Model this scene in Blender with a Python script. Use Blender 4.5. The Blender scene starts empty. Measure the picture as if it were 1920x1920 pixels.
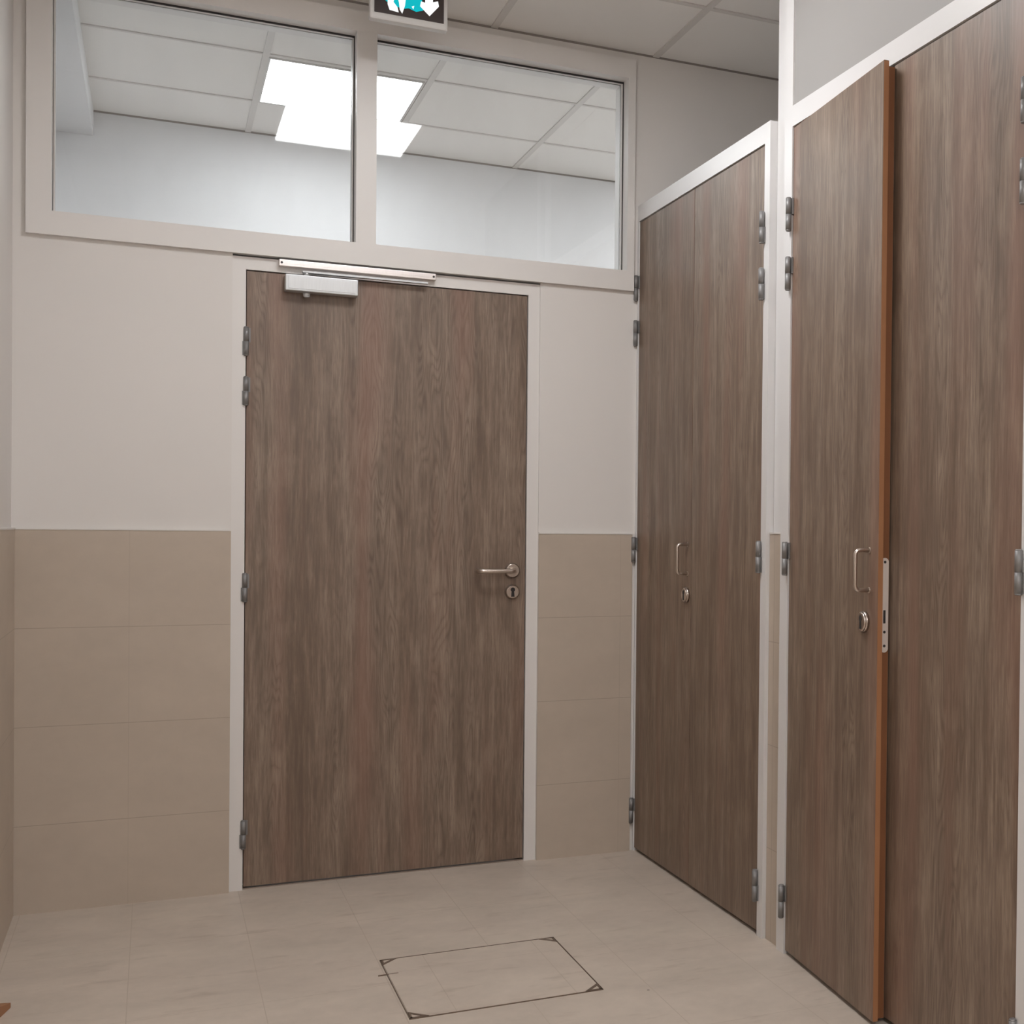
import bpy, bmesh, math, random
from mathutils import Vector, Matrix
random.seed(7)
SC = bpy.context.scene
COL = SC.collection

# ------------------------------------------------------------------ helpers
def s2l(c):
    return tuple(((x/255)/12.92 if x/255 <= .04045 else ((x/255+.055)/1.055)**2.4) for x in c)

def new_mat(name):
    m = bpy.data.materials.new(name); m.use_nodes = True
    nt = m.node_tree
    return m, nt, nt.nodes['Principled BSDF']

def N(nt, typ, **kw):
    n = nt.nodes.new(typ)
    for k, v in kw.items():
        if k.startswith('i_'):
            n.inputs[k[2:].replace('_', ' ')].default_value = v
        else:
            setattr(n, k, v)
    return n

def math_n(nt, op, a, b=None, c=None, clamp=False):
    n = nt.nodes.new('ShaderNodeMath'); n.operation = op; n.use_clamp = clamp
    for i, v in enumerate((a, b, c)):
        if v is None: continue
        if isinstance(v, (int, float)): n.inputs[i].default_value = v
        else: nt.links.new(v, n.inputs[i])
    return n.outputs[0]

def mixc(nt, fac, a, b):
    n = nt.nodes.new('ShaderNodeMix'); n.data_type = 'RGBA'
    for sock, v in ((n.inputs[0], fac), (n.inputs[6], a), (n.inputs[7], b)):
        if isinstance(v, (int, float)): sock.default_value = v
        elif isinstance(v, tuple): sock.default_value = (*v[:3], 1)
        else: nt.links.new(v, sock)
    return n.outputs[2]

def ramp(nt, fac, stops):
    n = nt.nodes.new('ShaderNodeValToRGB')
    e = n.color_ramp.elements
    while len(e) < len(stops): e.new(.5)
    for k, (p, c) in enumerate(stops):
        e[k].position = p
        e[k].color = (c, c, c, 1) if isinstance(c, (int, float)) else (*c, 1)
    nt.links.new(fac, n.inputs[0])
    return n.outputs[0]

def noise(nt, vec, scale, detail=3, rough=.5, dist=0):
    n = nt.nodes.new('ShaderNodeTexNoise')
    n.inputs['Scale'].default_value = scale; n.inputs['Detail'].default_value = detail
    n.inputs['Roughness'].default_value = rough; n.inputs['Distortion'].default_value = dist
    nt.links.new(vec, n.inputs['Vector'])
    return n.outputs['Fac']

def scalev(nt, vec, s, off=(0, 0, 0)):
    n = nt.nodes.new('ShaderNodeMapping')
    n.inputs['Scale'].default_value = s; n.inputs['Location'].default_value = off
    nt.links.new(vec, n.inputs['Vector'])
    return n.outputs[0]

def objc(nt):
    return nt.nodes.new('ShaderNodeTexCoord').outputs['Object']

# ------------------------------------------------------------------ materials
def paint(name, col, rough=.55, var=.03, spec=.35, bump=.02, bscale=260):
    m, nt, b = new_mat(name)
    o = objc(nt)
    f = noise(nt, o, 2.3, 3)
    c2 = tuple(max(0, x*(1-var)) for x in col)
    nt.links.new(mixc(nt, f, col, c2), b.inputs['Base Color'])
    b.inputs['Roughness'].default_value = rough
    b.inputs['Specular IOR Level'].default_value = spec
    if bump:
        bp = nt.nodes.new('ShaderNodeBump'); bp.inputs['Strength'].default_value = bump; bp.inputs['Distance'].default_value = .002
        nt.links.new(noise(nt, o, bscale, 2), bp.inputs['Height']); nt.links.new(bp.outputs[0], b.inputs['Normal'])
    return m

def wood(name, seed):
    """grey-brown laminate with a vertical oak grain; local x = width, z = height (either may be y)"""
    m, nt, b = new_mat(name)
    o = objc(nt)
    sx, sy = seed
    P = scalev(nt, o, (1, 1, 1), (sx, 0, sy))
    # broad figure: long wavy columns
    warp = noise(nt, scalev(nt, P, (3, 0, .8)), 1.0, 2)
    sep = nt.nodes.new('ShaderNodeSeparateXYZ'); nt.links.new(P, sep.inputs[0])
    xw = math_n(nt, 'ADD', sep.outputs[0], math_n(nt, 'MULTIPLY', math_n(nt, 'SUBTRACT', warp, .5), .035))
    comb = nt.nodes.new('ShaderNodeCombineXYZ'); nt.links.new(xw, comb.inputs[0]); nt.links.new(sep.outputs[2], comb.inputs[2])
    V = comb.outputs[0]
    broad = noise(nt, scalev(nt, V, (9, 0, .55)), 1.0, 3, .55)
    mid = noise(nt, scalev(nt, V, (30, 0, 2.0)), 1.0, 4, .62)
    fine = noise(nt, scalev(nt, V, (120, 0, 7.0)), 1.0, 3, .65)
    blot = noise(nt, scalev(nt, P, (13, 0, 5)), 1.0, 4, .6)
    hair = noise(nt, scalev(nt, V, (420, 0, 24)), 1.0, 2, .6)
    # cathedral rings: contours of a stretched noise, only inside some columns
    rn = noise(nt, scalev(nt, V, (17, 0, 2.0)), 1.0, 1.5, .45)
    rings = math_n(nt, 'ABSOLUTE', math_n(nt, 'SINE', math_n(nt, 'MULTIPLY', rn, 58.0)))
    ringm = ramp(nt, noise(nt, scalev(nt, V, (9, 0, .4)), 1.0, 1), [(.50, 0.0), (.60, 1.0)])
    ringd = math_n(nt, 'MULTIPLY', ramp(nt, rings, [(0, 1.0), (.45, 0.0)]), ringm)
    knots = noise(nt, scalev(nt, V, (60, 0, 40)), 1.0, 2)
    base = ramp(nt, broad, [(.30, s2l((124, 104, 88))), (.45, s2l((142, 121, 104))), (.58, s2l((156, 136, 119))), (.72, s2l((132, 113, 97)))])
    base = mixc(nt, ramp(nt, mid, [(.36, .66), (.60, 0.0)]), base, s2l((104, 84, 70)))
    base = mixc(nt, ramp(nt, fine, [(.40, .45), (.56, 0.0)]), base, s2l((98, 80, 68)))
    base = mixc(nt, ramp(nt, fine, [(.56, 0.0), (.72, .34)]), base, s2l((172, 153, 136)))
    base = mixc(nt, ramp(nt, hair, [(.38, .22), (.5, 0.0)]), base, s2l((90, 74, 62)))
    base = mixc(nt, ramp(nt, blot, [(.38, .28), (.56, 0.0)]), base, s2l((104, 86, 72)))
    base = mixc(nt, ramp(nt, blot, [(.54, 0.0), (.70, .30)]), base, s2l((165, 146, 128)))
    base = mixc(nt, math_n(nt, 'MULTIPLY', ringd, .34), base, s2l((92, 74, 62)))
    lightr = math_n(nt, 'MULTIPLY', ramp(nt, rings, [(.55, 0.0), (1.0, 1.0)]), ringm)
    base = mixc(nt, math_n(nt, 'MULTIPLY', lightr, .12), base, s2l((184, 166, 148)))
    red = math_n(nt, 'MULTIPLY', ramp(nt, noise(nt, scalev(nt, V, (6.5, 0, .5), (3.3, 0, 1.7)), 1.0, 2), [(.50, 0.0), (.66, 1.0)]), .40)
    base = mixc(nt, red, base, s2l((150, 110, 94)))
    nt.links.new(base, b.inputs['Base Color'])
    rg = math_n(nt, 'ADD', math_n(nt, 'MULTIPLY', fine, .14), .38)
    nt.links.new(rg, b.inputs['Roughness'])
    b.inputs['Specular IOR Level'].default_value = .6
    bp = nt.nodes.new('ShaderNodeBump'); bp.inputs['Strength'].default_value = .12; bp.inputs['Distance'].default_value = .001
    nt.links.new(fine, bp.inputs['Height']); nt.links.new(bp.outputs[0], b.inputs['Normal'])
    return m

def metal(name, col, rough=.35, met=1.0):
    m, nt, b = new_mat(name)
    o = objc(nt)
    f = noise(nt, scalev(nt, o, (300, 300, 20)), 1.0, 2)
    nt.links.new(mixc(nt, f, col, tuple(x*.86 for x in col)), b.inputs['Base Color'])
    b.inputs['Metallic'].default_value = met
    b.inputs['Roughness'].default_value = rough
    return m

def line_mask(nt, coord, positions, half):
    """1 on thin joints at the given coordinate values"""
    out = None
    for p in positions:
        d = math_n(nt, 'ABSOLUTE', math_n(nt, 'SUBTRACT', coord, p))
        v = math_n(nt, 'LESS_THAN', d, half)
        out = v if out is None else math_n(nt, 'MAXIMUM', out, v)
    return out

def tile_mat(name, col, joint, hs, vx=None, vy=None, half=.0013, rough=.4, mottled=.10, per_tile=.0):
    m, nt, b = new_mat(name)
    o = objc(nt)
    sep = nt.nodes.new('ShaderNodeSeparateXYZ'); nt.links.new(o, sep.inputs[0])
    f1 = noise(nt, scalev(nt, o, (3.2, 5.5, 6.0)), 1.0, 5, .6, .4)
    f2 = noise(nt, scalev(nt, o, (26, 26, 26)), 1.0, 4, .6)
    f = math_n(nt, 'ADD', math_n(nt, 'MULTIPLY', f1, .72), math_n(nt, 'MULTIPLY', f2, .28))
    lo = tuple(x*(1-mottled) for x in col); hi = tuple(min(1, x*(1+mottled)) for x in col)
    c = ramp(nt, f, [(.32, lo), (.68, hi)])
    mask = None
    for sock, ps in ((sep.outputs[2], hs), (sep.outputs[0], vx), (sep.outputs[1], vy)):
        if not ps: continue
        l = line_mask(nt, sock, ps, half)
        if ps is vx and hs: l = math_n(nt, 'MULTIPLY', l, .35)
        mask = l if mask is None else math_n(nt, 'MAXIMUM', mask, l)
    c = mixc(nt, mask, c, joint)
    nt.links.new(c, b.inputs['Base Color'])
    b.inputs['Roughness'].default_value = rough
    b.inputs['Specular IOR Level'].default_value = .4
    h = math_n(nt, 'SUBTRACT', math_n(nt, 'MULTIPLY', f2, .15), mask)
    bp = nt.nodes.new('ShaderNodeBump'); bp.inputs['Strength'].default_value = .25; bp.inputs['Distance'].default_value = .0015
    nt.links.new(h, bp.inputs['Height']); nt.links.new(bp.outputs[0], b.inputs['Normal'])
    return m, nt, b, c

M = {}
M['wall'] = paint('wall_paint', (.80, .765, .735), .6)
M['far'] = paint('far_wall_paint', (.80, .80, .81), .55)
M['frame'] = paint('frame_paint', (.82, .79, .765), .38, .02, .5, .01)
M['post'] = paint('white_joinery_paint', (.78, .765, .76), .35, .02, .5, .01)
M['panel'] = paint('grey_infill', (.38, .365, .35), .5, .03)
M['ceil'] = paint('ceiling_tile', (.93, .905, .875), .8, .04, .2, .12, 420)
M['grid'] = paint('ceiling_grid', (.74, .71, .68), .5, .02, .3, 0)
M['dark'] = paint('dark_gap', (.03, .022, .018), .8, .1, .1, 0)
M['inside'] = paint('cupboard_inside', (.30, .27, .25), .7)
M['gasket'] = paint('black_gasket', (.045, .04, .04), .5, .1, .3, 0)
M['steel'] = metal('brushed_steel', (.68, .60, .54), .28)
M['hinge'] = metal('hinge_steel', (.27, .262, .26), .48, .35)
M['closer'] = metal('closer_silver', (.66, .67, .68), .42, .55)
M['rail'] = metal('rail_silver', (.86, .80, .78), .32, .6)
M['plate'] = metal('lock_plate_steel', (.86, .78, .72), .42, .35)
M['edge'] = paint('orange_hardwood_edge', s2l((176, 124, 86)), .5, .25, .4, .1, 90)
M['edge2'] = paint('rebate_hardwood', s2l((140, 93, 62)), .55, .25, .3, .1, 90)
M['white_plastic'] = paint('white_plastic', (.72, .70, .68), .4, .02, .5, 0)
M['tiletrim'] = paint('white_tile_trim', (.78, .75, .72), .35, .02, .5, 0)
M['brass'] = metal('dull_bronze', (.24, .18, .14), .5, .5)
M['threshold'] = metal('threshold_strip', (.40, .33, .28), .4, .5)
WT = s2l((196, 182, 167)); WJ = s2l((176, 162, 147)); 
ZT = 1.176
M['walltile'] = tile_mat('beige_wall_tile', WT, WJ, [ZT-.302*k for k in (1, 2, 3)], [-1.669, -.062], [-.6, -1.2, -1.8], .0012, .38, .05)[0]
FX = [-1.655-.305*k for k in (-6, -5, -4, -3, -2, -1, 0, 1)]
FY = [-.49-.61*k for k in range(-4, 10)]
fm, nt, b, c = tile_mat('beige_floor_tile', s2l((205, 192, 179)), s2l((192, 178, 164)), None, FX, FY, .0011, .42, .10)
# scattered dark specks and dust smears on the floor
o = objc(nt)
vo = nt.nodes.new('ShaderNodeTexVoronoi'); vo.inputs['Scale'].default_value = 4.6
nt.links.new(o, vo.inputs['Vector'])
sp = math_n(nt, 'LESS_THAN', vo.outputs['Distance'], .018)
sm = ramp(nt, noise(nt, scalev(nt, o, (5, 16, 1), (2, 1, 0)), 1.0, 4, .6), [(.58, 0.0), (.78, .35)])
c = mixc(nt, sm, c, s2l((140, 120, 104)))
c = mixc(nt, math_n(nt, 'MULTIPLY', sp, .7), c, s2l((80, 62, 50)))
nt.links.new(c, b.inputs['Base Color'])
M['floor'] = fm
M['wood_door'] = wood('grey_oak_laminate_door', (4.10, 2.3))
M['wood_a'] = wood('grey_oak_laminate_first', (9.37, 5.1))
M['wood_b'] = wood('grey_oak_laminate_second', (14.9, 1.2))
M['wood_c'] = wood('grey_oak_laminate_third', (21.6, 7.7))
M['wood_d'] = wood('grey_oak_laminate_fourth', (27.25, 3.9))

def emis(name, col, strength):
    m = bpy.data.materials.new(name); m.use_nodes = True
    nt = m.node_tree; nt.nodes.clear()
    e = nt.nodes.new('ShaderNodeEmission'); e.inputs[0].default_value = (*col, 1); e.inputs[1].default_value = strength
    out = nt.nodes.new('ShaderNodeOutputMaterial'); nt.links.new(e.outputs[0], out.inputs[0])
    return m
M['lamp_far'] = emis('led_panel_cool', (.95, .975, 1.0), 6)
M['fill_far_side'] = emis('added_fill_cool_side', (.95, .975, 1.0), 16)  # added fill, out of view, brightens the right of the far wall
M['lamp'] = emis('led_panel_warm', (.985, .99, 1.0), 8.8)
M['fill_rear'] = emis('added_fill_rear', (.985, .99, 1.0), 13)  # added fill behind the camera, flattens light on back wall and ceiling
M['teal'] = emis('sign_teal', s2l((22, 186, 196)), .43)
M['signwhite'] = emis('sign_white', (.96, 1.0, 1.0), .5)
M['signdark'] = paint('sign_dark', s2l((62, 48, 44)), .4, .2, .4, 0)

def glass_mat():
    m = bpy.data.materials.new('window_glass'); m.use_nodes = True
    nt = m.node_tree; nt.nodes.clear()
    tr = nt.nodes.new('ShaderNodeBsdfTransparent'); tr.inputs[0].default_value = (.955, .97, .97, 1)
    gl = nt.nodes.new('ShaderNodeBsdfGlossy'); gl.inputs['Roughness'].default_value = .02
    fr = nt.nodes.new('ShaderNodeFresnel'); fr.inputs[0].default_value = 1.52
    o = objc(nt)
    mx = nt.nodes.new('ShaderNodeMixShader'); out = nt.nodes.new('ShaderNodeOutputMaterial')
    nt.links.new(fr.outputs[0], mx.inputs[0]); nt.links.new(tr.outputs[0], mx.inputs[1]); nt.links.new(gl.outputs[0], mx.inputs[2])
    # thin dust film that scatters a little light
    df = nt.nodes.new('ShaderNodeBsdfDiffuse'); df.inputs[0].default_value = (.8, .8, .82, 1)
    mx2 = nt.nodes.new('ShaderNodeMixShader')
    d = ramp(nt, noise(nt, scalev(nt, o, (3.0, 1, 1.1)), 1.0, 4, .6), [(.4, .012), (.8, .07)])
    nt.links.new(d, mx2.inputs[0]); nt.links.new(mx.outputs[0], mx2.inputs[1]); nt.links.new(df.outputs[0], mx2.inputs[2])
    nt.links.new(mx2.outputs[0], out.inputs[0])
    return m
M['glass'] = glass_mat()

# ------------------------------------------------------------------ mesh building
class MB:
    def __init__(s): s.bm = bmesh.new()
    def box(s, x0, x1, y0, y1, z0, z1, mi=0, bev=0):
        bm = s.bm
        r = bmesh.ops.create_cube(bm, size=1)
        vs = r['verts']
        for v in vs:
            v.co = Vector((x0+(v.co.x+.5)*(x1-x0), y0+(v.co.y+.5)*(y1-y0), z0+(v.co.z+.5)*(z1-z0)))
        fs = list({f for v in vs for f in v.link_faces})
        for f in fs: f.material_index = mi
        if bev:
            es = list({e for v in vs for e in v.link_edges})
            rb = bmesh.ops.bevel(bm, geom=es, offset=bev, segments=2, affect='EDGES', profile=.6)
            for f in rb['faces']: f.material_index = mi
        return s
    def cyl(s, a, b, r, seg=20, mi=0, r2=None, caps=True):
        a = Vector(a); b = Vector(b); d = b-a
        q = d.to_track_quat('Z', 'Y').to_matrix().to_4x4()
        mat = Matrix.Translation((a+b)/2) @ q
        rr = bmesh.ops.create_cone(s.bm, cap_ends=caps, segments=seg, radius1=r, radius2=r if r2 is None else r2, depth=d.length, matrix=mat)
        for f in {f for v in rr['verts'] for f in v.link_faces}:
            f.material_index = mi; f.smooth = len(f.verts) == 4
        return s
    def tube(s, pts, r, seg=14, mi=0):
        pts = [Vector(p) for p in pts]; rings = []
        n0 = None
        for i, p in enumerate(pts):
            t = (pts[min(i+1, len(pts)-1)]-pts[max(i-1, 0)]).normalized()
            if n0 is None:
                n0 = t.orthogonal().normalized()
            n0 = (n0 - t*n0.dot(t)).normalized()
            bn = t.cross(n0)
            rings.append([s.bm.verts.new(p+(n0*math.cos(2*math.pi*k/seg)+bn*math.sin(2*math.pi*k/seg))*r) for k in range(seg)])
        for A, B in zip(rings, rings[1:]):
            for k in range(seg):
                f = s.bm.faces.new((A[k], A[(k+1) % seg], B[(k+1) % seg], B[k])); f.smooth = True; f.material_index = mi
        for R in (rings[0], rings[-1]):
            f = s.bm.faces.new(R); f.material_index = mi
        return s
    def prism(s, poly, axis, lo, hi, mi=0):
        """polygon in the other two axes extruded along axis"""
        def mk(p, t):
            return {'x': (t, p[0], p[1]), 'y': (p[0], t, p[1]), 'z': (p[0], p[1], t)}[axis]
        A = [s.bm.verts.new(mk(p, lo)) for p in poly]; B = [s.bm.verts.new(mk(p, hi)) for p in poly]
        n = len(poly)
        fs = [s.bm.faces.new(A), s.bm.faces.new(B)]
        for k in range(n): fs.append(s.bm.faces.new((A[k], A[(k+1) % n], B[(k+1) % n], B[k])))
        for f in fs: f.material_index = mi
        return s
    def build(s, name, mats, parent=None, recalc=True):
        if recalc: bmesh.ops.recalc_face_normals(s.bm, faces=s.bm.faces)
        me = bpy.data.meshes.new(name); s.bm.to_mesh(me); s.bm.free()
        for m in (mats if isinstance(mats, (list, tuple)) else [mats]): me.materials.append(m)
        o = bpy.data.objects.new(name, me); COL.objects.link(o)
        if parent: o.parent = parent
        return o

def tag(o, label=None, cat=None, group=None, kind=None):
    if label: o['label'] = label
    if cat: o['category'] = cat
    if group: o['group'] = group
    if kind: o['kind'] = kind
    return o
def empty(name, loc, rz=0):
    o = bpy.data.objects.new(name, None); COL.objects.link(o)
    o.location = loc; o.rotation_euler = (0, 0, rz); o.empty_display_size = .1
    return o
def struct(o): o['kind'] = 'structure'; return o

# ------------------------------------------------------------------ dimensions (metres)
XL = -1.987            # left wall
ZC = 2.955             # ceiling
YF = -7.6              # wall behind the photographer
YB = 1.755             # far wall of the room beyond the transom
XE = 3.2                # far room reaches further right
XR = .66               # back of the cupboards
W = .12                # wall thickness
# door
DX0, DX1, DZ = -1.334, -.412, 2.026
FX0, FX1, FZ = -1.377, -.368, 2.070
# transom window
WX0, WX1, WZ0, WZ1 = -1.952, -.022, 2.076, 2.925
GX0, GX1, GZ0, GZ1 = -1.885, -.050, 2.149, 2.856
MX0, MX1 = -1.001, -.936
GY = .060              # glass plane

# ------------------------------------------------------------------ shell
m = MB(); m.box(XL-.15, XR+.15, YF-.15, 0, -.1, 0); m.box(XL-.15, XE+.15, 0, YB+.15, -.1, 0)
struct(m.build('floor', M['floor']))

m = MB()
m.box(XL-.15, XR+.15, YF-.15, 0, ZC+.004, ZC+.1, 0)
m.box(XL-.15, XE+.15, 0, YB+.15, ZC+.004, ZC+.1, 0)
for x in (.06, -.54, -1.14, -1.74): m.box(x-.012, x+.012, YF, 0, ZC-.001, ZC+.006, 1)
for k in range(12):
    y = -.515-.605*k
    m.box(XL, XR, y-.011, y+.011, ZC-.0006, ZC+.0055, 1)
for x in (-.034, -.634, -1.234): m.box(x-.012, x+.012, W, YB, ZC-.001, ZC+.006, 1)
for x in (.566, 1.166, 1.766, 2.366, 2.966): m.box(x-.012, x+.012, W, YB, ZC-.001, ZC+.006, 1)
for y in (.67, 1.28): m.box(XL, XE, y-.007, y+.007, ZC-.0006, ZC+.0055, 1)
struct(m.build('ceiling', [M['ceil'], M['grid']]))

# back wall, with the door and window openings left open
m = MB()
m.box(XL-.15, WX0+.03, 0, W, WZ0+.03, ZC+.01)             # left of window
m.box(XL-.15, FX0-.0003, 0, W, 0, WZ0+.03)                  # left of door
m.box(FX1+.0003, XE, 0, W, 0, WZ0+.03)                  # right of door
m.box(WX1-.008, XE, 0, W, WZ0+.03, ZC+.01)             # right of window
m.box(WX0+.03, WX1-.008, 0, W, WZ1-.03, ZC+.01)            # above window
struct(m.build('wall_back', M['wall']))
m = MB(); m.box(XL-.15, XL, YF-.15, 0, 0, ZC+.01); struct(m.build('wall_left', M['wall']))
m = MB(); m.box(XL-.15, XR+.15, YF-.15, YF, 0, ZC+.01); struct(m.build('wall_front', M['wall']))
m = MB(); m.box(XR, XR+.15, YF, 0, 0, ZC+.01); struct(m.build('wall_right', M['wall']))
# pier between the two cupboards and the wall run beyond the second one
m = MB(); m.box(.02, XR, -1.262, -1.166, 0, ZC+.006); struct(m.build('wall_pier', M['post']))
m = MB(); m.box(.02, .14, YF, -2.475, 0, ZC+.006); struct(m.build('wall_right_front', M['wall']))
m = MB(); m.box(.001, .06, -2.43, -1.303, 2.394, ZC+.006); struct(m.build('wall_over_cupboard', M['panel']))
# room beyond
m = MB(); m.box(XL-.15, XE+.15, YB, YB+.15, 0, ZC+.01); struct(m.build('wall_far', M['far']))
m = MB(); m.box(XL-.15, XL, W, YB, 0, ZC+.01); struct(m.build('wall_far_left', M['far']))
m = MB(); m.box(XE, XE+.15, 0, YB, 0, ZC+.01); struct(m.build('wall_far_right', M['far']))
m = MB(); m.box(XL, -1.84, W, YB, 2.85, ZC+.004); struct(m.build('trim_1', M['far']))

# sealant joint, coloured dark to give a shadow gap, where the ceiling meets the back wall and the far wall
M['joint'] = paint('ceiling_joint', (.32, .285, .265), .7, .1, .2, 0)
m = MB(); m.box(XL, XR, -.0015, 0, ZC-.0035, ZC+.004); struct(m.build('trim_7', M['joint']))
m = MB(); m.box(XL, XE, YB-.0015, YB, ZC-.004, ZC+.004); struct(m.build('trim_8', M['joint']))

# tile dado (each stretch is cladding with a thin white top edge)
def dado(name, x0, x1, y0, y1, trim_box):
    m = MB(); m.box(x0, x1, y0, y1, 0, ZT, 0)
    m.box(*trim_box, ZT, ZT+.005, 1)
    struct(m.build(name, [M['walltile'], M['tiletrim']]))
dado('trim_2', XL+.010, FX0-.001, -.010, 0, (XL+.010, FX0-.001, -.0115, 0))
dado('trim_3', FX1+.001, -.0165, -.010, 0, (FX1+.001, -.0165, -.0115, 0))
dado('trim_4', XL, XL+.010, YF, 0, (XL, XL+.0115, YF, 0))
m = MB(); m.box(.008, .02, -1.262, -1.166, 0, ZT+.012, 0); m.box(.0065, .02, -1.262, -1.166, ZT+.012, ZT+.017, 1)
struct(m.build('trim_5', [M['walltile'], M['tiletrim']]))
m = MB(); m.box(.008, .02, YF, -2.475, 0, ZT, 0); m.box(.0065, .02, YF, -2.475, ZT, ZT+.005, 1)
struct(m.build('trim_6', [M['walltile'], M['tiletrim']]))

# ------------------------------------------------------------------ transom window
win = empty('window_1', (0, 0, 0)); struct(win)
fy0, fy1 = -.017, W+.012
m = MB()
m.box(WX0, GX0, fy0, fy1, WZ0, WZ1); m.box(GX1, WX1, fy0, fy1, WZ0, WZ1)
m.box(GX0, GX1, fy0, fy1, WZ0, GZ0); m.box(GX0, GX1, fy0, fy1, GZ1, WZ1)
m.box(MX0, MX1, fy0, fy1, GZ0, GZ1)
# glazing beads round both panes
for a, b_ in ((GX0, MX0), (MX1, GX1)):
    for (p, q) in ((GY-.018, GY-.004), (GY+.004, GY+.018)):
        m.box(a, a+.006, p, q, GZ0, GZ1); m.box(b_-.006, b_, p, q, GZ0, GZ1)
        m.box(a+.006, b_-.006, p, q, GZ0, GZ0+.006); m.box(a+.006, b_-.006, p, q, GZ1-.006, GZ1)
m.build('window_frame', M['frame'], win)
for a, b_ in ((GX0, MX0), (MX1, GX1)):
    p = MB(); p.box(a+.002, b_-.002, GY-.003, GY+.003, GZ0+.002, GZ1-.002)
    pane = p.build('window_pane', M['glass'], win)
    g = MB(); y0, y1 = GY-.0215, GY-.018
    g.box(a, b_, y0, y1, GZ1-.006, GZ1); g.box(b_-.003, b_, y0, y1, GZ0, GZ1-.006)
    g.box(a, a+.0015, y0, y1, GZ0, GZ1-.006)
    g.build('gasket', M['gasket'], pane)

# ------------------------------------------------------------------ hinges
def hinge_mb(m, x, y, z, wx, wy, h=.095, r=.0082):
    """barrel at x,y from z-h/2 to z+h/2, with the two flags reaching along (wx, wy)"""
    m.cyl((x, y, z-h/2+.003), (x, y, z-.0006), r, 20); m.cyl((x, y, z+.0006), (x, y, z+h/2-.003), r, 20)
    m.cyl((x, y, z-.0006), (x, y, z+.0006), r*.93, 20)
    m.cyl((x, y, z+h/2-.003), (x, y, z+h/2), r, 20, r2=r*.75)
    m.cyl((x, y, z-h/2), (x, y, z-h/2+.003), r*.75, 20, r2=r)
    return m

# ------------------------------------------------------------------ the room door
door = empty('door_1', (DX0, .012, 0)); struct(door)
door['label'] = 'wide grey-brown wood-grain door under the transom window, with a door closer'
def loc(m, dx, dy=0, dz=0):
    bmesh.ops.translate(m.bm, verts=m.bm.verts, vec=(-dx, -dy, -dz)); return m
m = MB()
m.box(FX0, DX0-.003, -.006, W+.006, 0, FZ); m.box(DX1+.003, FX1, -.006, W+.006, 0, FZ)
m.box(DX0-.003, DX1+.003, -.006, W+.006, DZ+.003, FZ)
m.box(DX0-.003, DX0+.012, .05, W, .0, DZ+.003); m.box(DX1-.012, DX1+.003, .05, W, .0, DZ+.003); m.box(DX0+.012, DX1-.012, .05, W, DZ-.012, DZ+.003)
loc(m, DX0); m.build('door_frame', M['frame'], door)
m = MB(); m.box(0, DX1-DX0, 0, .042, .010, DZ, bev=.001)
leaf = m.build('door_leaf', M['wood_door'], door)
m = MB(); m.box(-.003, DX1-DX0+.003, .004, W, 0, .004); m.build('threshold', M['threshold'], door)
for z in (1.795, 1.633, .992, .183):
    m = MB(); hinge_mb(m, -.0015, -.0085, z, 0, 0)
    m.box(-.013, -.0045, -.0078, -.006, z-.045, z); m.box(.002, .012, -.002, 0, z-.002, z+.045)
    m.build('hinge', M['hinge'], door)
# lever handle: rose, neck, return-bent lever
hx, hz = -.458-DX0, 1.044
m = MB()
pts = [(hx, -.008, hz), (hx, -.040, hz)]
for k in range(1, 7):
    a = k/6*math.pi/2
    pts.append((hx-.016*(1-math.cos(a)), -.040-.016*math.sin(a), hz))
pts += [(hx-.06, -.056, hz), (hx-.112, -.056, hz)]
for k in range(1, 7):
    a = k/6*math.pi/2
    pts.append((hx-.112-.014*math.sin(a), -.056+.014*(1-math.cos(a)), hz))
pts.append((hx-.126, -.026, hz))
m.tube(pts, .0085, 16)
lever = m.build('lever_handle', M['steel'], door)
m = MB(); m.cyl((hx, 0, hz), (hx, -.007, hz), .026, 36); m.cyl((hx, -.007, hz), (hx, -.010, hz), .026, 36, r2=.022); m.cyl((hx, -.010, hz), (hx, -.016, hz), .013, 24)
m.build('handle_rose', M['steel'], lever)
def escutcheon(cx, cz, parent, yf=0, sgn=-1):
    """round rose with a keyhole-profile slot, facing -y"""
    m = MB()
    m.cyl((cx, yf, cz), (cx, yf-.009, cz), .0255, 36); m.cyl((cx, yf-.009, cz), (cx, yf-.013, cz), .0255, 36, r2=.0205)
    o = m.build('escutcheon', M['steel'], parent)
    k = MB()
    poly = []
    for i in range(21):
        a = math.radians(-55+290*i/20)
        poly.append((cx+.0080*math.cos(a), cz+.008+.0080*math.sin(a)))
    poly += [(cx-.0062, cz-.0175), (cx+.0062, cz-.0175)]
    k.prism(poly, 'y', yf-.0132, yf-.0137)
    k.build('keyhole', M['gasket'], o)
    return o
escutcheon(hx, .968, door)
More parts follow.
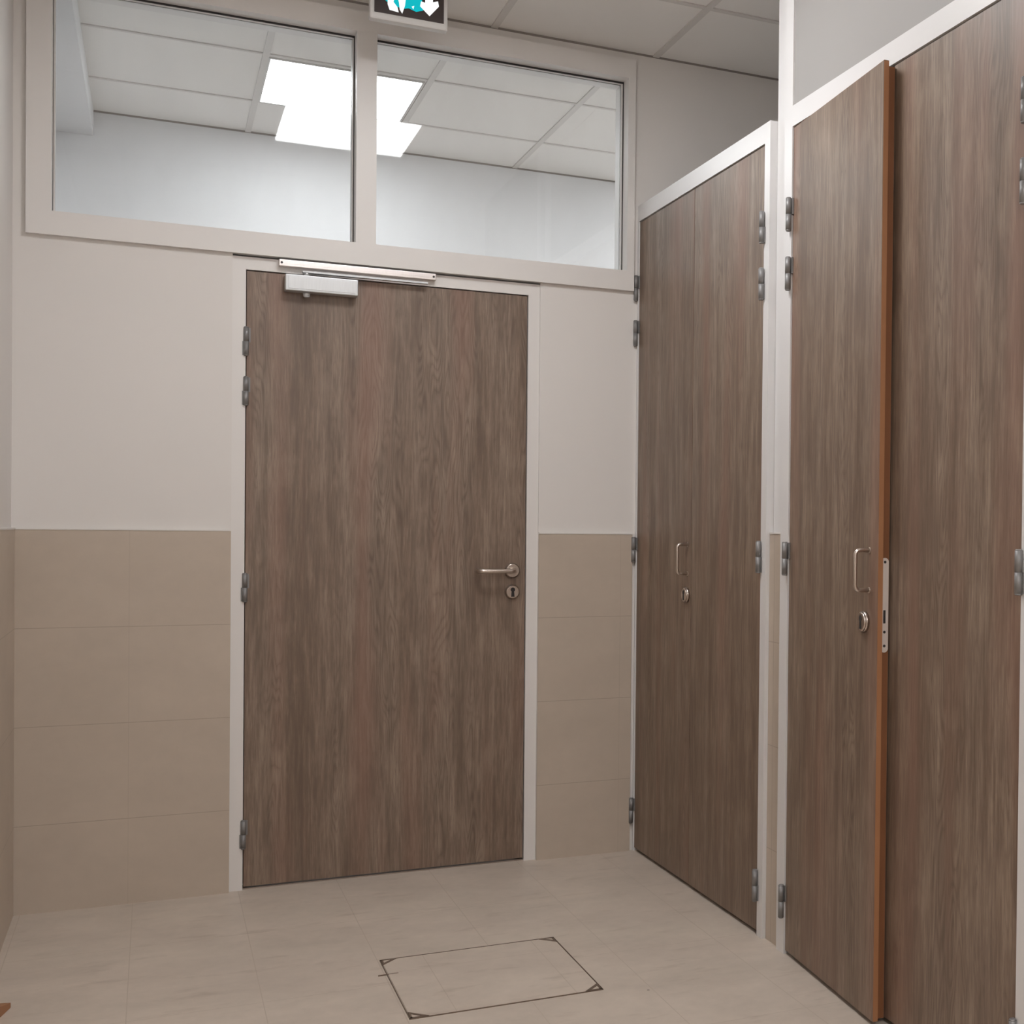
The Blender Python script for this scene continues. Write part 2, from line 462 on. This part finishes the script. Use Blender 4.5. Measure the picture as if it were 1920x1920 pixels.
# overhead closer: body on the leaf, slide rail on the frame, arm between
m = MB(); cx0, cx1 = -1.221-DX0, -.994-DX0
m.box(cx0, cx1, -.046, 0, 1.967, 2.020, bev=.003)
m.box(cx0+.010, cx1-.010, -.0475, -.046, 1.974, 2.013, bev=.0005)
closer = m.build('door_closer', M['closer'], door)
kx = -1.154-DX0
m = MB(); m.cyl((kx, -.024, 1.967), (kx, -.024, 1.955), .011, 24); m.cyl((kx, -.024, 1.955), (kx, -.024, 1.951), .011, 24, r2=.007)
m.build('spindle_cap', M['closer'], closer)
m = MB(); m.cyl((kx, -.024, 2.020), (kx, -.024, 2.034), .009, 24)
m.prism([(kx-.012, -.033), (kx+.02, -.036), (-.765-DX0, -.034), (-.765-DX0, -.020), (kx+.02, -.014), (kx-.012, -.015)], 'z', 2.031, 2.037)
m.build('closer_arm', M['closer'], closer)
m = MB(); m.box(-1.239-DX0, -.737-DX0, -.030, -.006, 2.047, 2.069, bev=.002)
m.box(-1.225-DX0, -.75-DX0, -.0308, -.030, 2.055, 2.061)
rail = m.build('closer_rail', M['rail'], closer)
m = MB()
for x in (-1.231, -.745):
    m = MB(); m.cyl((x-DX0, -.0302, 2.058), (x-DX0, -.0312, 2.058), .0038, 16)
    m.build('rail_screw', M['gasket'], closer)

# ------------------------------------------------------------------ cupboards
CZ = 2.331
def pull_handle(parent, x, z0, z1, d=.038, r=.0050):
    m = MB(); R = .012
    pts = [(x, .0, z1), (x, -d+R, z1)]
    for k in range(1, 7):
        a = k/6*math.pi/2; pts.append((x, -d+R-R*math.sin(a), z1-R*(1-math.cos(a))))
    pts.append((x, -d, (z0+z1)/2)); 
    for k in range(0, 7):
        a = k/6*math.pi/2; pts.append((x, -d+R*(1-math.cos(a)), z0+R-R*math.sin(a)))
    pts.append((x, 0, z0))
    m.tube(pts, r, 14)
    for z in (z0, z1): m.cyl((x, -.002, z), (x, 0, z), r*1.5, 16)
    return m.build('pull_handle', M['steel'], parent)

def cup_door(parent, y_hinge, width, woodm, side, angle=0, edge=False):
    """leaf in local coordinates: x runs away from the hinge, y=0 is the outer face (outside is -y), z up"""
    # local +x must run along world -Y for a left-hung leaf: rotate by -90 deg
    d = bpy.data.objects.new('cupboard_door', None)
    th = .038
    m = MB()
    if side == 'L':
        if edge:
            m.box(.0, width, 0, .014, .012, CZ, 0, bev=.0008)
            m.box(.0, width-.016, .014, th, .012, CZ-.006, 0)
            m.box(width, width+.0012, .0012, .0135, .013, CZ-.001, 1)
            m.box(width-.016, width-.0148, .0142, th-.001, .013, CZ-.007, 2)
            m.box(.0, width, .0012, .0135, CZ, CZ+.0012, 2)
            o = m.build('cupboard_door', [woodm, M['edge'], M['edge2']], parent)
        else:
            m.box(.0, width, 0, .014, .012, CZ, 0, bev=.0008); m.box(.0, width-.016, .014, th, .012, CZ-.006, 0)
            o = m.build('cupboard_door', [woodm, M['edge']], parent)
        o.location = (0, y_hinge, 0); o.rotation_euler = (0, 0, math.radians(-90-angle))
        sx = 1; hxs = -.004
    else:
        m.box(-width, 0, 0, .014, .012, CZ, 0, bev=.0008)
        m.box(-width-.012, 0, .0155, th, .012, CZ-.006, 0)
        o = m.build('cupboard_door', [woodm, M['edge']], parent)
        o.location = (0, y_hinge, 0); o.rotation_euler = (0, 0, math.radians(-90))
        sx = -1; hxs = .004
    for z in (2.088, 1.922, 1.120, .150):
        h = MB(); hinge_mb(h, hxs, -.0125, z, 0, 0)
        h.box(min(hxs, hxs+sx*.012), max(hxs, hxs+sx*.012), -.0052, -.0010, z, z+.045)
        h.box(min(hxs, hxs-sx*.010), max(hxs, hxs-sx*.010), -.0080, -.0050, z-.045, z)
        h.build('hinge', M['hinge'], o)
    return o

def cupboard(label, y0, yl, ym, yr, y1, w1, w2, ang, stile_top, edge, loc_):
    root = empty('built_in_cupboard', (0, loc_, 0)); tag(root, label, 'cupboard', 'tall built-in cupboards on the right')
    m = MB(); f0, f1 = -.004, .052
    yo = -loc_
    m.box(f0, f1, yl+.002+yo, y0+yo, 0, stile_top)
    m.box(f0, f1, y1+yo, yr-.002+yo, 0, stile_top)
    m.box(f0, f1, yr-.002+yo, yl+.002+yo, CZ+.004, 2.393)
    m.build('door_frame', M['post'], root)
    m = MB()
    m.box(.052, XR-.002, y0+yo-.012, y0+yo, 0, 2.39); m.box(.052, XR-.002, y1+yo, y1+yo+.012, 0, 2.39)
    m.box(XR-.012, XR-.002, y1+yo+.012, y0+yo-.012, 0, 2.39)
    m.build('carcass', M['inside'], root)
    m = MB(); m.box(.052, XR-.012, y1+yo+.012, y0+yo-.012, 2.375, 2.39); m.build('top_panel', M['post'], root)
    L = cup_door(root, yl+yo, w1, M['wood_a'] if not edge else M['wood_c'], 'L', ang, edge)
    R = cup_door(root, yr+yo, w2, M['wood_b'] if not edge else M['wood_d'], 'R')
    return root, L, R

c1, L1, R1 = cupboard('closed two-door wood-grain cupboard in the corner beside the room door, open space above it',
                      -.0005, -.015, -.562, -1.126, -1.165, .5455, .5615, 0, 2.393, False, -.0005)


c2, L2, R2 = cupboard('nearer two-door wood-grain cupboard with its left door ajar showing an orange edge',
                      -1.263, -1.315, -1.868, -2.420, -2.474, .580, .548, 4.2, ZC-.002, True, -1.263)
pull_handle(L1, .517, 1.050, 1.148)
escutcheon(.512, .978, L1)
pull_handle(L2, .532, 1.056, 1.154)
escutcheon(.511, .978, L2)
# lock face plate let into the rebated edge of the open leaf
m = MB(); ex = .580-.0148
zlo, zhi = .906, 1.136
poly = []
yc, rr = .0255, .0100
for k in range(13): a = math.pi*k/12; poly.append((yc+rr*math.cos(a), zhi-rr+rr*math.sin(a)))
for k in range(13): a = math.pi+math.pi*k/12; poly.append((yc+rr*math.cos(a), zlo+rr+rr*math.sin(a)))
m.prism(poly, 'x', ex, ex+.0022)
lp = m.build('lock_plate', M['plate'], L2)
for z in (1.126, .956, .922):
    m = MB(); m.cyl((ex+.0022, yc, z), (ex+.0027, yc, z), .0034, 16)
    m.build('screw_hole', M['gasket'], L2)
m = MB(); m.box(ex+.0022, ex+.0027, yc-.0035, yc+.0025, .977, 1.009)
m.build('lock_slot', M['gasket'], L2)

# ------------------------------------------------------------------ access hatch in the floor
hatch = empty('floor_hatch', (-.796, -1.137, 0)); tag(hatch, 'square tiled access hatch set flush in the floor, metal corner brackets', 'floor hatch')
hw, hd = .244, .238
RT = .0016
m = MB(); m.box(-hw+.004, hw-.004, -hd+.004, hd-.004, -.004, .0022); m.build('cover', M['floor'], hatch)
m = MB(); t = RT
m.box(-hw, hw, hd-t, hd, -.004, .0028); m.box(-hw, hw, -hd, -hd+t, -.004, .0028)
m.box(-hw, -hw+t, -hd, hd, -.004, .0028); m.box(hw-t, hw, -hd, hd, -.004, .0028)
m.build('hatch_rim', M['brass'], hatch)
for sx in (-1, 1):
    for sy in (-1, 1):
        m = MB(); X, Y = sx*(hw-.003), sy*(hd-.003); L = .044; t = .008
        def P(a, b_): return (X-sx*a, Y-sy*b_)
        m.prism([P(0, 0), P(L, 0), P(L-t*1.4, t*.6), P(0, t*.6)], 'z', .002, .0032)
        m.prism([P(0, 0), P(0, L), P(t*.6, L-t*1.4), P(t*.6, 0)], 'z', .002, .0032)
        m.prism([P(L, 0), P(L-t*1.5, 0), P(0, L-t*1.5), P(0, L)], 'z', .002, .0034)
        m.build('corner_bracket', M['brass'], hatch)
m = MB(); m.box(-hw-.022, -hw+.030, .110, .1125, .0, .0030); m.build('joint_strip', M['brass'], hatch)

# ------------------------------------------------------------------ wooden wedge by the left wall
m = MB()
m.prism([(-.055, 0), (.055, 0), (.055, .012), (-.055, .034)], 'x', -.022, .022)
wdg = m.build('wooden_wedge', M['edge'])
bmesh_ok = True
wdg.location = (-1.945, -.925, 0); wdg.rotation_euler = (0, 0, math.radians(-14))
tag(wdg, 'small orange wooden wedge on the floor beside the left wall', 'wedge')

# ------------------------------------------------------------------ ceiling lights
def ceiling_light(x, y, mat, label, sz=.285):
    r = empty('ceiling_light', (x, y, ZC)); tag(r, label, 'ceiling light', 'square ceiling light panels')
    m = MB()
    a, b_ = sz, sz-.007
    m.box(-a, a, b_, a, -.003, .004); m.box(-a, a, -a, -b_, -.003, .004); m.box(-a, -b_, -b_, b_, -.003, .004); m.box(b_, a, -b_, b_, -.003, .004)
    m.build('light_frame', M['white_plastic'], r)
    m = MB(); m.box(-b_, b_, -b_, b_, -.0015, .003); m.build('diffuser', mat, r)
    return r
ceiling_light(-.938, .985, M['lamp_far'], 'square white light panel in the ceiling seen through the transom window')
ceiling_light(1.466, .985, M['fill_far_side'], 'added unseen fill light panel of the room beyond, farther right than the one in view')
ceiling_light(-.840, -1.425, M['lamp'], 'square ceiling light panel in front of the door, seen mirrored in the transom glass')
ceiling_light(-.840, -4.45, M['fill_rear'], 'added unseen fill light panel above the photographer, farther from the door')
ceiling_light(-.840, -6.28, M['fill_rear'], 'added unseen fill light panel behind the photographer, farthest from the door')

# ------------------------------------------------------------------ exit sign under the ceiling
sg = empty('exit_sign', (-.8795, -.300, ZC)); tag(sg, 'lit exit sign with running figure and down arrow, hung under the ceiling', 'exit sign')
zb = 2.803-ZC
m = MB(); m.box(-.1205, .1205, .0, .034, zb, -.004, bev=.006)
m.box(-.03, .03, .008, .028, -.006, 0)
m.build('sign_case', M['white_plastic'], sg)
m = MB(); m.box(-.1075, .1075, -.0015, 0, 2.824-ZC, -.012)
face = m.build('sign_face', M['signdark'], sg)
def U(u, v): return (u-.1075, 2.824-ZC+v)
m = MB()
m.prism([U(.018, .112), U(.012, .075), U(.022, .055), U(.034, .040), U(.05, .030), U(.088, .024), U(.105, .029), U(.128, .022), U(.150, .030), U(.146, .060), U(.150, .112)], 'y', -.0020, -.0015)
m.build('lit_background', M['teal'], face)
m = MB()
for poly in ([(.070, .060), (.096, .060), (.093, .034), (.085, .008), (.077, .020), (.075, .040)],
             [(.040, .062), (.062, .060), (.058, .040), (.070, .026), (.074, .010), (.046, .013), (.040, .030)],
             [(.050, .060), (.096, .060), (.092, .090), (.060, .090)],
             [(.092, .088), (.120, .078), (.122, .070), (.092, .074)],
             [(.114, .036), (.122, .040), (.119, .028)]):
    m.prism([U(*p) for p in poly], 'y', -.0027, -.0020)
m.cyl((.078-.1075, -.0020, 2.824-ZC+.102), (.078-.1075, -.0027, 2.824-ZC+.102), .009, 20)
m.build('running_figure', M['signwhite'], face)
m = MB()
m.prism([U(.156, .105), U(.180, .105), U(.180, .062), U(.196, .068), U(.199, .052), U(.170, .016), U(.140, .042), U(.143, .058), U(.156, .056)], 'y', -.0027, -.0015)
m.build('down_arrow', M['signwhite'], face)

# ------------------------------------------------------------------ world, camera, view
w = bpy.data.worlds.new('world'); SC.world = w; w.use_nodes = True
w.node_tree.nodes['Background'].inputs[0].default_value = (.5, .5, .5, 1)
w.node_tree.nodes['Background'].inputs[1].default_value = .0

cam = bpy.data.cameras.new('camera'); co = bpy.data.objects.new('camera', cam); COL.objects.link(co)
R = Matrix([[0.8923931065162848, -0.004672061525291488, -0.4512346565627675],
            [-0.45111685177711847, 0.015846380289115575, -0.892324200206648],
            [0.011319429531394054, 0.9998635227233948, 0.012033554846643773]])
co.matrix_world = Matrix.Translation((-1.5983433, -4.6212903, 1.2040388)) @ R.to_4x4()
cam.sensor_width = 36; cam.sensor_fit = 'HORIZONTAL'
cam.lens = 2440.222/1920*36
cam.shift_x = (960-1523.9276)/1920
cam.shift_y = (1021.4019-960)/1920
cam.clip_start = .05
SC.camera = co

vs = SC.view_settings
vs.view_transform = 'Standard'; vs.look = 'None'; vs.exposure = 1.24; vs.gamma = 1.0; vs.use_curve_mapping = False
